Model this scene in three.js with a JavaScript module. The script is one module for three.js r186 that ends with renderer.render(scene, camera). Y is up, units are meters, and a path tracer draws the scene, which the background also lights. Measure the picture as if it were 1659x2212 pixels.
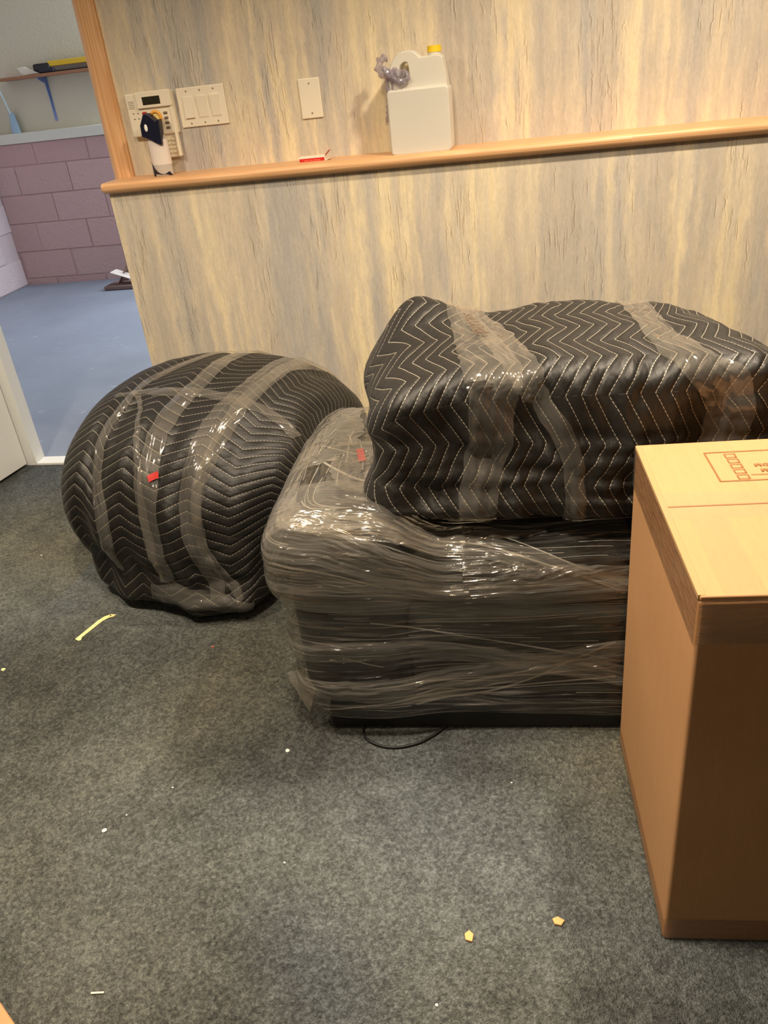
import * as THREE from 'three';
import { RoundedBoxGeometry } from 'three/addons/geometries/RoundedBoxGeometry.js';
import { mergeGeometries } from 'three/addons/utils/BufferGeometryUtils.js';
import { RectAreaLightUniformsLib } from 'three/addons/lights/RectAreaLightUniformsLib.js';

// ---------------------------------------------------------------- camera, sky, lights, exposure
const scene = new THREE.Scene();
const IMG_W = 1659, IMG_H = 2212, FOCAL = 1743;
const camera = new THREE.PerspectiveCamera(2 * Math.atan(IMG_H / 2 / FOCAL) * 180 / Math.PI, IMG_W / IMG_H, 0.05, 60);
camera.rotation.order = 'YXZ';
camera.rotation.set(-28.97 * Math.PI / 180, 11.925 * Math.PI / 180, -6.63 * Math.PI / 180);
camera.position.set(1.368, 1.275, 2.679);
camera.updateMatrixWorld(true);
scene.background = new THREE.Color(0.75, 0.88, 1.0);
RectAreaLightUniformsLib.init();
const renderer = new THREE.WebGLRenderer();
renderer.toneMapping = THREE.LinearToneMapping;
renderer.toneMappingExposure = 1.0;
renderer.shadowMap.enabled = true;
const CEIL = 2.36;
const WARM = new THREE.Color(1.0, 0.83, 0.63);
// recessed ceiling lamps: x, z, intensity (built further down, each with its own fitting)
const DOWNLIGHTS = [[1.9, 1.0, 24.0], [1.0, 1.83, 19.0], [-0.05, 1.55, 17.0], [0.5, 3.7, 4.2]];
// daylight falling through the small basement window of the utility room
const dayLight = new THREE.RectAreaLight(new THREE.Color(0.9, 0.95, 1.0), 50, 1.25, 0.55);
dayLight.position.set(-0.22, 1.86, -3.42);
dayLight.lookAt(-0.95, 0.2, -1.5);
scene.add(dayLight);

// ---------------------------------------------------------------- helpers
function mulberry(a) { return () => { a |= 0; a = a + 0x6D2B79F5 | 0; let t = Math.imul(a ^ a >>> 15, 1 | a); t = t + Math.imul(t ^ t >>> 7, 61 | t) ^ t; return ((t ^ t >>> 14) >>> 0) / 4294967296; }; }
const rnd = mulberry(7);
const PERM = new Uint16Array(4096), RV = new Float32Array(4096);
{ const r = mulberry(99); for (let i = 0; i < 4096; i++) { PERM[i] = Math.floor(r() * 4096); RV[i] = r(); } }
const hash2 = (x, y) => RV[(PERM[(x & 4095)] + y * 131) & 4095 ^ PERM[(y + 77) & 4095]];
// value noise 0..1, repeating after px, py cells when given
function vn(x, y, px = 4096, py = 4096) {
  const xi = Math.floor(x), yi = Math.floor(y); let fx = x - xi, fy = y - yi;
  fx = fx * fx * (3 - 2 * fx); fy = fy * fy * (3 - 2 * fy);
  const x0 = ((xi % px) + px) % px, x1 = (x0 + 1) % px, y0 = ((yi % py) + py) % py, y1 = (y0 + 1) % py;
  const a = hash2(x0, y0), b = hash2(x1, y0), c = hash2(x0, y1), d = hash2(x1, y1);
  return a + (b - a) * fx + (c - a) * fy + (a - b - c + d) * fx * fy;
}
function fbm(x, y, oct, px = 4096, py = 4096) { let s = 0, w = 0.5, t = 0; for (let i = 0; i < oct; i++) { s += w * vn(x, y, px, py); t += w; x *= 2; y *= 2; px *= 2; py *= 2; w *= 0.5; } return s / t; }
function vn3(x, y, z) { const zi = Math.floor(z), f = z - zi, g = f * f * (3 - 2 * f); return vn(x + zi * 37.3, y + zi * 17.7) * (1 - g) + vn(x + (zi + 1) * 37.3, y + (zi + 1) * 17.7) * g; }
const clamp = (x, a = 0, b = 1) => Math.min(b, Math.max(a, x));
const sst = (a, b, x) => { const t = clamp((x - a) / (b - a)); return t * t * (3 - 2 * t); };
const lerp = (a, b, t) => a + (b - a) * t;
const spow = (x, e) => Math.sign(x) * Math.pow(Math.abs(x), e);
// point of a superellipse at polar angle f: [cos like, sin like]
const sq = (f, e) => { const c = Math.cos(f), s = Math.sin(f), n = 2 / e, r = Math.pow(Math.pow(Math.abs(c), n) + Math.pow(Math.abs(s), n), -1 / n); return [c * r, s * r]; };
const V = (x, y, z) => new THREE.Vector3(x, y, z);

function dataTex(w, h, fn, srgb, rep) {
  const d = new Uint8Array(w * h * 4), c = [0, 0, 0];
  for (let j = 0, k = 0; j < h; j++) for (let i = 0; i < w; i++, k += 4) {
    fn(i, j, c); d[k] = clamp(c[0], 0, 255); d[k + 1] = clamp(c[1], 0, 255); d[k + 2] = clamp(c[2], 0, 255); d[k + 3] = 255;
  }
  const t = new THREE.DataTexture(d, w, h, THREE.RGBAFormat);
  t.magFilter = THREE.LinearFilter; t.minFilter = THREE.LinearMipmapLinearFilter; t.generateMipmaps = true;
  t.wrapS = t.wrapT = THREE.RepeatWrapping; if (srgb) t.colorSpace = THREE.SRGBColorSpace;
  if (rep) t.repeat.set(rep[0], rep[1]); t.needsUpdate = true; return t;
}
const taken = {};
function numbered(n) { if (taken[n] === undefined) { taken[n] = 0; return n; } return n + '_' + String(++taken[n]).padStart(3, '0'); }
function prep(m) { m.castShadow = true; m.receiveShadow = true; return m; }
function part(name, geo, mat, parent, label) { const m = prep(new THREE.Mesh(geo, mat)); m.name = name; if (label) m.userData.label = label; parent.add(m); return m; }
function thing(name, label, category, pos = [0, 0, 0], turn = 0, group) {
  const g = new THREE.Group(); g.name = numbered(name); g.position.set(...pos); g.rotation.y = turn;
  g.userData = { label, category }; if (group) g.userData.group = group; scene.add(g); return g;
}
function single(name, geo, mat, label, category, group) { const m = prep(new THREE.Mesh(geo, mat)); m.name = numbered(name); m.userData = { label, category }; if (group) m.userData.group = group; scene.add(m); return m; }
function struct(name, geo, mat, label) { const m = geo ? prep(new THREE.Mesh(geo, mat)) : new THREE.Group(); m.name = name; m.userData = { kind: 'structure', label, category: name.split('_')[0] }; scene.add(m); return m; }
// box from bounds, uv in metres
function bx(x0, x1, y0, y1, z0, z1) {
  const g = new THREE.BoxGeometry(x1 - x0, y1 - y0, z1 - z0); g.translate((x0 + x1) / 2, (y0 + y1) / 2, (z0 + z1) / 2);
  return uvMetres(g);
}
function uvMetres(g) {
  const p = g.attributes.position, n = g.attributes.normal, u = g.attributes.uv;
  for (let i = 0; i < p.count; i++) {
    const ax = Math.abs(n.getX(i)), ay = Math.abs(n.getY(i)), az = Math.abs(n.getZ(i));
    if (az >= ax && az >= ay) u.setXY(i, p.getX(i), p.getY(i)); else if (ay >= ax) u.setXY(i, p.getX(i), p.getZ(i)); else u.setXY(i, p.getZ(i), p.getY(i));
  }
  return g;
}
function rbox(x0, x1, y0, y1, z0, z1, r = 0.003, seg = 2) { const g = new RoundedBoxGeometry(x1 - x0, y1 - y0, z1 - z0, seg, Math.min(r, (x1 - x0) / 2.01, (y1 - y0) / 2.01, (z1 - z0) / 2.01)); g.translate((x0 + x1) / 2, (y0 + y1) / 2, (z0 + z1) / 2); return uvMetres(g); }
function std(color, rough = 0.7, extra = {}) { return new THREE.MeshStandardMaterial({ color, roughness: rough, ...extra }); }
function phys(o) { return new THREE.MeshPhysicalMaterial(o); }
function tube(pts, r, n = 40, rs = 8, closed = false) { return new THREE.TubeGeometry(new THREE.CatmullRomCurve3(pts, closed, 'centripetal'), n, r, rs, closed); }
function merged(list) { const a = list.map(g => g.index ? g.toNonIndexed() : g); for (const g of a) for (const k of Object.keys(g.attributes)) if (!['position', 'normal', 'uv'].includes(k)) g.deleteAttribute(k); return mergeGeometries(a); }

// ---------------------------------------------------------------- materials
// wallpaper: distressed vertical wood streaks, 2.3 m x 2.3 m
const WPM = 2.3, WPN = 2048;
const wpCrack = new Float32Array(WPN * WPN);
{
  const r = mulberry(21);
  const streak = (cx, cy, n) => {
    for (let q = 0; q < n; q++) {
      let x = cx + (r() - 0.5) * 46, y = cy + (r() - 0.5) * 260; const len = 20 + r() * 90, w = 0.5 + r() * 0.9, s = 0.25 + r() * 0.75;
      for (let k = 0; k < len; k++) {
        x += (r() - 0.5) * 0.9 + (r() < 0.03 ? (r() - 0.5) * 7 : 0); y += 1;
        for (let dx = -2; dx <= 2; dx++) { const xi = ((Math.round(x) + dx) % WPN + WPN) % WPN, yi = ((Math.round(y)) % WPN + WPN) % WPN; const f = Math.max(0, 1 - Math.abs(dx - (x - Math.round(x))) / (w + 0.4)) * s * Math.sin(Math.PI * k / len); const id = yi * WPN + xi; if (f > wpCrack[id]) wpCrack[id] = f; }
      }
    }
  };
  for (let k = 0; k < 150; k++) streak(r() * WPN, r() * WPN, 5 + r() * 9);
}
const wpCell = (i, j) => {
  const x = i / WPN * 23, y = j / WPN * 23;                 // tenths of a metre
  const rag = (vn(x * 22, y * 9) - 0.5) * 0.055 + (vn(x * 7, y * 3.1) - 0.5) * 0.09 + (vn(x * 45, y * 26) - 0.5) * 0.03;   // ragged stripe edges
  const X = x + rag + (vn(x * 0.6, y * 0.35) - 0.5) * 0.12;
  const big = vn(X * 0.85 + 3.1, y * 0.05), mid = vn(X * 2.3, y * 0.10 + 9), fine = vn(X * 6.5, y * 0.22), hair = vn(X * 26, y * 0.9);
  const blot = fbm(x * 5 + 50, y * 1.3, 3), tone = vn(X * 1.3 + 77, y * 0.04);
  return [big, mid, fine, hair, blot, tone];
};
const wallMap = dataTex(WPN, WPN, (i, j, c) => {
  const [big, mid, fine, hair, blot, tone] = wpCell(i, j);
  let t = big * 0.42 + mid * 0.38 + fine * 0.26 + (blot - 0.5) * 0.30; t = clamp((t - 0.31) * 1.75);
  t = t + (sst(0, 1, t) - t) * 0.5;
  const g = [184, 175, 161], m = [204, 191, 168], y = [227, 211, 173];
  for (let k = 0; k < 3; k++) c[k] = t < 0.5 ? lerp(g[k], m[k], t * 2) : lerp(m[k], y[k], t * 2 - 1);
  const cool = sst(0.55, 0.85, tone) * (1 - t); c[0] -= cool * 10; c[1] -= cool * 6; c[2] += cool * 1;
  const f = (hair - 0.5) * 13 + (vn(i * 0.35, j * 0.12) - 0.5) * 9; c[0] += f; c[1] += f; c[2] += f;
  const k = wpCrack[j * WPN + i]; c[0] -= k * 72; c[1] -= k * 76; c[2] -= k * 78;
  const e = wpCrack[j * WPN + (i + WPN - 3) % WPN] * 20; c[0] += e; c[1] += e; c[2] += e * 0.8;
}, true, [1 / WPM, 1 / WPM]);
const wallBump = dataTex(1024, 1024, (i, j, c) => { const k = wpCrack[(j * 2) * WPN + i * 2]; c[0] = c[1] = c[2] = 170 - k * 120 + (vn(i * 0.22, j * 0.05) - 0.5) * 60; }, false, [1 / WPM, 1 / WPM]);
const M = {};
M.wallpaper = std(0xffffff, 0.62, { map: wallMap, bumpMap: wallBump, bumpScale: 0.0006 });
// carpet: dark blue green cut pile
const CPN = 2048, CPM = 2.6;
const carpetMap = dataTex(CPN, CPN, (i, j, c) => {
  const x = i / CPN, y = j / CPN;
  const wx = x + (vn(x * 9, y * 9, 9, 9) - 0.5) * 0.05, wy = y + (vn(x * 9 + 31, y * 9, 9, 9) - 0.5) * 0.05;
  const big = fbm(wx * 6, wy * 6, 4, 6, 6), mid = fbm(x * 60 + 7, y * 60, 3, 4096, 4096), f1 = vn(x * 430, y * 430), f2 = vn(x * 900 + 5, y * 900);
  const hue = fbm(wx * 4 + 19, wy * 4 + 3, 3, 4096, 4096);
  let v = 0.64 + (big - 0.5) * 0.55 + (mid - 0.5) * 0.15 + (f1 - 0.5) * 0.24 + (f2 - 0.5) * 0.28;
  v = clamp(v, 0.12, 1.5);
  const h = clamp((hue - 0.5) * 3, -1, 1);
  c[0] = v * (136 - h * 9); c[1] = v * (138 - h * 1); c[2] = v * (127 + h * 15);
}, true, [1 / CPM, 1 / CPM]);
const carpetBump = dataTex(1024, 1024, (i, j, c) => { const v = vn(i * 0.16, j * 0.16, 164, 164) * 0.35 + vn(i * 0.42, j * 0.42) * 0.45 + vn(i * 0.06 + 3, j * 0.06) * 0.3; c[0] = c[1] = c[2] = v * 235; }, false, [1 / 0.55, 1 / 0.55]);
M.carpet = std(0xffffff, 1.0, { map: carpetMap, bumpMap: carpetBump, bumpScale: 0.008 });
// varnished pine
const woodMap = dataTex(1024, 256, (i, j, c) => {
  const x = i / 1024 * 10, y = j / 256 * 8; const w = y + (fbm(x * 0.4, y * 0.6, 3) - 0.5) * 2.2; const ring = Math.sin(w * 7 + fbm(x * 0.8, y * 2, 2) * 5) * 0.5 + 0.5; const g = vn(x * 1.2, y * 22);
  c[0] = 224 - ring * 12 + (g - 0.5) * 12; c[1] = 178 - ring * 17 + (g - 0.5) * 13; c[2] = 130 - ring * 18 + (g - 0.5) * 12;
}, true, [1, 4]);
M.wood = std(0xffffff, 0.42, { map: woodMap });
const woodUp = woodMap.clone(); woodUp.rotation = Math.PI / 2; woodUp.needsUpdate = true;
M.woodUp = std(0xffffff, 0.42, { map: woodUp });
M.whitePaint = std(0xdcdedc, 0.45);
M.ceiling = std(0xe4e0d8, 0.9);
M.roomWall = std(0x5a4c3e, 0.7);
// painted concrete
const concMap = dataTex(1024, 1024, (i, j, c) => { const x = i / 1024, y = j / 1024; const n = fbm(x * 8, y * 8, 4, 8, 8), f = vn(x * 300, y * 300); const s = sst(0.80, 0.86, fbm(x * 26 + 4, y * 40, 3)) * 14; const v = (n - 0.5) * 16 + (f - 0.5) * 5 + s; c[0] = 124 + v; c[1] = 133 + v; c[2] = 148 + v; }, true, [0.5, 0.5]);
M.concrete = std(0xffffff, 0.55, { map: concMap });
const blockBump = dataTex(512, 512, (i, j, c) => { const v = fbm(i / 512 * 24, j / 512 * 24, 4, 24, 24) * 200 + (vn(i * 0.9, j * 0.9) - 0.5) * 60; c[0] = c[1] = c[2] = v + 20; }, false, [3, 3]);
const mauve = [0xcaa8a6, 0xceacaa, 0xc6a3a2, 0xccadac].map(h => std(h, 0.7, { bumpMap: blockBump, bumpScale: 0.006 }));
M.mortar = std(0xc4a1a0, 0.8, { bumpMap: blockBump, bumpScale: 0.005 });
const pale = [0xd9cbd0, 0xdccfd2, 0xd4c6cc].map(h => std(h, 0.7, { bumpMap: blockBump, bumpScale: 0.005 }));
M.paleMortar = std(0xc9bbc0, 0.8);
M.greyWall = std(0xd0cab4, 0.8, { bumpMap: blockBump, bumpScale: 0.003 });
M.sill = std(0xd8d8cc, 0.6);
// quilted moving blanket: 0.4 m tile, zigzag seams of pale thread
const QS = 0.32 / 13, QP = 0.16, QA = 0.022, QN = 1024, QT = 0.32;
const quilt = (i, j) => {
  const u = i / QN * QT, v = j / QN * QT; const ph = v / QP - Math.floor(v / QP); let tri = ph < 0.5 ? 4 * ph - 1 : 3 - 4 * ph;
  tri = Math.sign(tri) * (1 - Math.sqrt((1 - Math.abs(tri)) * (1 - Math.abs(tri)) + 0.0016) + 0.0);
  let w = (u - QA * tri) / QS; w = (w - Math.round(w)) * QS; return [Math.abs(w) * 0.875, v];
};
const blanketMap = dataTex(QN, QN, (i, j, c) => {
  const [d, v] = quilt(i, j); const n = (vn(i * 0.8, j * 0.8) - 0.5) * 9 + (vn(i * 0.05, j * 0.05) - 0.5) * 8; const dash = (v / 0.0065) % 1;
  const t = dash < 0.74 ? 1 - sst(0.0004, 0.00085, d) : 0; const b = [27 + n * 0.7, 25 + n * 0.7, 22 + n * 0.7];
  c[0] = lerp(b[0], 172, t); c[1] = lerp(b[1], 164, t); c[2] = lerp(b[2], 147, t);
}, true, [1 / QT, 1 / QT]);
const blanketBump = dataTex(QN, QN, (i, j, c) => { const [d, v] = quilt(i, j); const h = (1 - Math.exp(-(d * d) / (0.0042 * 0.0042))) * 130 + (fbm(i * 0.035, j * 0.02, 3) - 0.5) * 110 + 50; c[0] = c[1] = c[2] = h; }, false, [1 / QT, 1 / QT]);
const blanketMap2 = blanketMap.clone(); blanketMap2.repeat.set(2.45, 2.45); blanketMap2.needsUpdate = true; const blanketBump2 = blanketBump.clone(); blanketBump2.repeat.set(2.45, 2.45); blanketBump2.needsUpdate = true;
M.blanketLoose = phys({ color: 0xdcdcdc, map: blanketMap2, bumpMap: blanketBump2, bumpScale: 0.003, roughness: 0.55, sheen: 0.1, sheenRoughness: 0.5, sheenColor: new THREE.Color(0.4, 0.36, 0.3) });
M.blanket = phys({ color: 0xffffff, map: blanketMap, bumpMap: blanketBump, bumpScale: 0.0034, roughness: 0.55, sheen: 0.1, sheenRoughness: 0.5, sheenColor: new THREE.Color(0.4, 0.36, 0.3) });
// clear stretch film: fine wrinkles drawn out along u; where layers pile up it turns milky
const filmH = (x, y) => {               // x, y in metres over a 1 m tile
  const sl = (vn(x * 5, y * 7, 5, 7) - 0.5) * 0.03; const Y = y + sl;
  const a = vn(x * 9, Y * 180, 9, 180), b = vn(x * 16 + 3, Y * 420), g = vn(x * 5 + 8, Y * 70);
  return a * 0.34 + b * 0.10 + g * 0.72;
};
const filmBump = dataTex(1024, 1024, (i, j, c) => { const x = i / 1024, y = j / 1024; const cr = Math.abs(fbm(x * 14 + 5, y * 30, 3) - 0.5) * 1.2; c[0] = c[1] = c[2] = clamp(filmH(x, y) * 0.72 + cr * 0.42) * 235; }, false);
const filmClear = dataTex(1024, 1024, (i, j, c) => {
  const x = i / 1024, y = j / 1024; const sl = (vn(x * 3, y * 5, 3, 5) - 0.5) * 0.06; const Y = y + sl;
  const a = vn(x * 6.1, Y * 110), b = vn(x * 9 + 9, Y * 260), g = vn(x * 3 + 4, Y * 14), p = sst(0.45, 0.8, fbm(x * 4 + 2, Y * 7, 2));
  const m = (sst(0.6, 0.95, a) * 0.3 + sst(0.65, 0.95, b) * 0.22) * (0.25 + p) + sst(0.6, 1, g) * 0.10 * p; c[0] = c[1] = c[2] = 255 * clamp(0.992 - m * 0.5);
}, false);
M.wrap = phys({ color: 0xf4f0e8, roughness: 0.15, transmission: 0.93, thickness: 0, ior: 1.5, bumpMap: filmBump, bumpScale: 0.016, side: THREE.DoubleSide });
M.film = phys({ color: 0xf6f4ee, roughness: 0.13, transmission: 1.0, transmissionMap: filmClear, thickness: 0, ior: 1.5, bumpMap: filmBump, bumpScale: 0.018, side: THREE.DoubleSide });
const bandBump = dataTex(512, 512, (i, j, c) => { const x = i / 512, y = j / 512; const v = vn(x * 3, y * 36, 3, 36) * 0.6 + Math.abs(fbm(x * 5, y * 9, 2, 5, 9) - 0.5) * 0.8; c[0] = c[1] = c[2] = v * 220; }, false, [3, 3]);
M.band = phys({ color: 0xf6f2ea, roughness: 0.09, transmission: 0.945, thickness: 0, ior: 1.5, bumpMap: bandBump, bumpScale: 0.006, side: THREE.DoubleSide });
M.fold = phys({ color: 0xf2eee6, roughness: 0.2, transmission: 0.78, thickness: 0, ior: 1.5, side: THREE.DoubleSide });
M.tapeClear = phys({ color: 0xefe8dc, roughness: 0.12, transmission: 0.95, thickness: 0, ior: 1.5, bumpMap: bandBump, bumpScale: 0.003, side: THREE.DoubleSide });
M.charcoal = std(0x21221f, 0.85);
M.blackPlastic = std(0x121212, 0.5);
// cardboard
const cardMap = dataTex(1024, 1024, (i, j, c) => { const x = i / 1024, y = j / 1024; const n = fbm(x * 6, y * 6, 4, 6, 6), f = vn(x * 420, y * 90), st = vn(x * 130, y * 1.5); const v = (n - 0.5) * 10 + (f - 0.5) * 4 + (st - 0.5) * 2.5; c[0] = 190 + v; c[1] = 143 + v; c[2] = 97 + v; }, true);
M.card = std(0xffffff, 0.72, { map: cardMap });
M.cardEdge = std(0xb08c60, 0.85);
M.ink = std(0x7a5128, 0.8);
M.ivory = std(0xe6dcc6, 0.4);
M.red = std(0xa81a10, 0.5);

// ---------------------------------------------------------------- the setting
struct('floor', bx(-1.7, 4.2, -0.06, 0, 0, 6.2), M.carpet, 'dark blue green cut pile carpet');
struct('floor_concrete', bx(-2.9, 4.2, -0.08, -0.004, -3.6, -0.001), M.concrete, 'blue grey painted concrete floor of the utility room');
const trimT = struct('trim_1', rbox(-0.6, 0.0, -0.02, 0.009, -0.062, 0.002, 0.003), M.whitePaint, 'white threshold strip between carpet and concrete');
const wallBack = struct('wall_back', null, null, 'wallpapered half wall with set back upper wall');
part('lower_wall', bx(0, 4.2, -0.02, 0.998, -0.3, 0), M.wallpaper, wallBack, 'distressed wood stripe wallpaper below the ledge');
{ const g = bx(-0.018, 4.2, 0.998, CEIL, -0.3, -0.13); const u = g.attributes.uv; for (let i = 0; i < u.count; i++) u.setXY(i, u.getX(i) + 0.31, u.getY(i) + 0.12); part('upper_wall', g, M.wallpaper, wallBack, 'distressed wood stripe wallpaper above the ledge'); }
// ledge with moulded nose
{
  const s = new THREE.Shape(); s.moveTo(-0.13, 0); s.lineTo(-0.13, 0.0205); s.lineTo(0.014, 0.0205); s.quadraticCurveTo(0.026, 0.0205, 0.0265, 0.011); s.lineTo(0.0255, 0.006); s.quadraticCurveTo(0.022, -0.003, 0.014, -0.004); s.lineTo(0.010, -0.0055); s.quadraticCurveTo(0.004, -0.0075, 0, -0.008); s.lineTo(0, 0); s.closePath();
  const g = new THREE.ExtrudeGeometry(s, { depth: 4.2, bevelEnabled: true, bevelSize: 0.004, bevelThickness: 0.006, bevelSegments: 3, steps: 1 });
  g.rotateY(-Math.PI / 2); g.scale(-1, 1, 1); g.translate(-0.004, 0.998, 0);
  const idx = g.index; const p = g.attributes.position; // mirrored: turn the faces round
  for (const k of Object.keys(g.attributes)) { const a = g.attributes[k]; for (let i = 0; i < a.count; i += 3) for (let q = 0; q < a.itemSize; q++) { const t = a.array[(i + 1) * a.itemSize + q]; a.array[(i + 1) * a.itemSize + q] = a.array[(i + 2) * a.itemSize + q]; a.array[(i + 2) * a.itemSize + q] = t; } }
  // the outline lay in x, the length in z: now length in x and outline in z
  g.computeVertexNormals(); const u = g.attributes.uv; for (let i = 0; i < p.count; i++) u.setXY(i, p.getX(i) * 0.6, (p.getY(i) + p.getZ(i)) * 2);
  struct('trim_2', g, M.wood, 'varnished pine ledge cap with rounded nose along the half wall');
}
// casing at the wall end above the ledge
{
  const s = new THREE.Shape(); s.moveTo(-0.024, -0.31); s.lineTo(-0.024, -0.118); s.lineTo(-0.008, -0.106); s.lineTo(0.03, -0.106); s.quadraticCurveTo(0.038, -0.107, 0.041, -0.116); s.lineTo(0.044, -0.118); s.lineTo(0.046, -0.128); s.lineTo(0.046, -0.131); s.lineTo(-0.018, -0.131); s.lineTo(-0.018, -0.31); s.closePath();
  const g = new THREE.ExtrudeGeometry(s, { depth: CEIL - 1.0185, bevelEnabled: false }); g.rotateX(Math.PI / 2); g.translate(0, CEIL, 0);
  g.computeVertexNormals(); const p = g.attributes.position, u = g.attributes.uv; for (let i = 0; i < p.count; i++) u.setXY(i, p.getY(i) * 0.6, (p.getX(i) + p.getZ(i)) * 2);
  struct('trim_3', g, M.wood, 'varnished pine corner casing standing on the ledge');
}
// rest of the carpeted room
struct('wall_door', merged([bx(-1.7, -0.6, 0, CEIL, -0.062, 0), bx(-0.6, -0.018, 2.08, CEIL, -0.062, 0)]), M.whitePaint, 'white painted wall around the doorway');
struct('wall_left', bx(-1.82, -1.7, -0.06, CEIL, -0.06, 6.2), M.roomWall, 'plain wall of the carpeted room');
struct('wall_right', bx(4.2, 4.32, -0.06, CEIL, -3.7, 6.32), M.roomWall, 'plain wall of the carpeted room');
struct('wall_front', bx(-1.82, 4.2, -0.06, CEIL, 6.2, 6.32), M.roomWall, 'plain wall behind the camera');
struct('ceiling', bx(-3.1, 4.32, CEIL, CEIL + 0.1, -3.8, 6.32), M.ceiling, 'flat ceiling');
// door standing open against the room side
{
  const d = struct('door_1', null, null, 'white door standing open beside the threshold');
  d.position.set(-0.635, 0.012, 0.012); d.rotation.y = -10 * Math.PI / 180;
  part('door_slab', rbox(-0.036, 0, 0, 2.03, 0, 0.74, 0.002), M.whitePaint, d);
}
// utility room: block wall, sill, set back upper wall with a window opening outside the frame
const FZ = -3.40;
const wf = struct('wall_far', null, null, 'mauve painted concrete block wall with a white sill');
part('mortar_bed', bx(-2.75, 4.2, -0.08, 1.023, FZ - 0.28, FZ - 0.0045), M.mortar, wf);
{
  const r = mulberry(5); const lines = [-0.06, 0.045, 0.252, 0.462, 0.668, 0.872, 1.023]; const offs = [-2.36, -2.17, -2.40, -2.2, -2.44, -2.25];
  for (let k = 0; k < 6; k++) for (let n = -1; n < 4; n++) {
    const x0 = offs[k] + (n - 0) * 0.43 + (r() - 0.5) * 0.012, x1 = x0 + 0.4255; if (x1 < -2.72 || x0 > -1.1) continue;
    const g = rbox(Math.max(x0, -2.7), x1, lines[k] + 0.0025, lines[k + 1] - 0.0025, FZ - 0.05, FZ + (r() - 0.5) * 0.003, 0.004);
    part('block', g, mauve[Math.floor(r() * 4)], wf);
  }
  part('block_backing', bx(-0.2, 4.2, -0.06, 1.02, FZ - 0.05, FZ), mauve[0], wf);
}
part('sill', rbox(-2.75, 4.2, 1.024, 1.092, FZ - 0.2, FZ + 0.012, 0.004), M.sill, wf, 'white painted sill board');
for (const b of [[-2.75, -0.92, 1.092, CEIL], [0.48, 4.2, 1.092, CEIL], [-0.92, 0.48, 1.092, 1.52], [-0.92, 0.48, 2.2, CEIL]]) part('upper_panel', bx(...b, FZ - 0.2, FZ - 0.06), M.greyWall, wf, 'pale grey painted upper wall');
{
  const w = struct('window_1', null, null, 'small basement window of the utility room');
  for (const b of [[-0.92, 0.48, 1.52, 1.56], [-0.92, 0.48, 2.16, 2.2], [-0.92, -0.88, 1.56, 2.16], [0.44, 0.48, 1.56, 2.16]]) part('window_frame', bx(...b, FZ - 0.18, FZ - 0.12), M.whitePaint, w);
  part('pane', bx(-0.88, 0.44, 1.56, 2.16, FZ - 0.152, FZ - 0.148), phys({ color: 0xffffff, transmission: 1, roughness: 0.02, thickness: 0 }), w);
}
const wfl = struct('wall_far_left', null, null, 'pale pink painted block wall of the utility room');
part('mortar_bed', bx(-2.86, -2.635, -0.08, CEIL, -3.6, -0.06), M.paleMortar, wfl);
{ const r = mulberry(8); for (let k = 0; k < 6; k++) for (let n = 0; n < 3; n++) { const z1 = FZ + 0.4 + n * 0.41 + (k % 2) * 0.2; part('block', rbox(-2.7, -2.628, 0.002 + k * 0.204, 0.2 + k * 0.204, z1 - 0.402, z1, 0.003), pale[Math.floor(r() * 3)], wfl); } }
struct('wall_far_side', bx(-1.82, -1.7, -0.06, CEIL, -0.3, -0.06), M.whitePaint, 'plain wall stub of the utility room');
struct('wall_far_front', bx(-2.86, -1.7, -0.06, CEIL, -0.12, -0.0), M.whitePaint, 'plain wall of the utility room beside the doorway');

// ---------------------------------------------------------------- recessed lamps (above the frame)
for (const [x, z, power] of DOWNLIGHTS) {
  const t = thing('recessed_ceiling_light', 'round recessed ceiling lamp with white trim ring', 'ceiling light', [x, CEIL, z], 0, 'recessed lamps in the ceiling');
  part('trim_ring', new THREE.LatheGeometry([V(0.058, 0, 0), V(0.062, -0.006, 0), V(0.085, -0.005, 0), V(0.088, 0, 0)].map(v => new THREE.Vector2(v.x, v.y)), 32), M.whitePaint, t);
  const lens = new THREE.CircleGeometry(0.058, 32); lens.rotateX(Math.PI / 2); lens.translate(0, -0.003, 0);
  part('glowing_lens', lens, std(0x222222, 0.5, { emissive: WARM.clone(), emissiveIntensity: 6 }), t);
  const l = new THREE.SpotLight(WARM, power, 0, 1.35, 0.6, 2); l.position.set(x, CEIL - 0.012, z); l.target.position.set(x, 0, z); l.castShadow = true; l.shadow.radius = 3.6; l.shadow.mapSize.set(2048, 2048); l.name = 'lamp'; scene.add(l, l.target);
}

// ---------------------------------------------------------------- soft bodies as surfaces over (a, b)
function arcTable(fn, n = 600) { // fn(t)->[x,y]; returns even-length lookup and total length
  const L = [0]; let p = fn(0); for (let i = 1; i <= n; i++) { const q = fn(i / n); L.push(L[i - 1] + Math.hypot(q[0] - p[0], q[1] - p[1])); p = q; }
  const tot = L[n]; return { tot, at: s => { const d = clamp(s) * tot; let lo = 0, hi = n; while (hi - lo > 1) { const m = (lo + hi) >> 1; if (L[m] <= d) lo = m; else hi = m; } return (lo + (L[hi] > L[lo] ? (d - L[lo]) / (L[hi] - L[lo]) : 0)) / n; } };
}
function normalAt(S, a, b) {
  const e = 0.004; const p = S.at(clamp(a + e), b).sub(S.at(clamp(a - e), b)), q = S.at(a, clamp(b + e)).sub(S.at(a, clamp(b - e))); const n = p.cross(q).normalize(); return n.multiplyScalar(S.flip);
}
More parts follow.
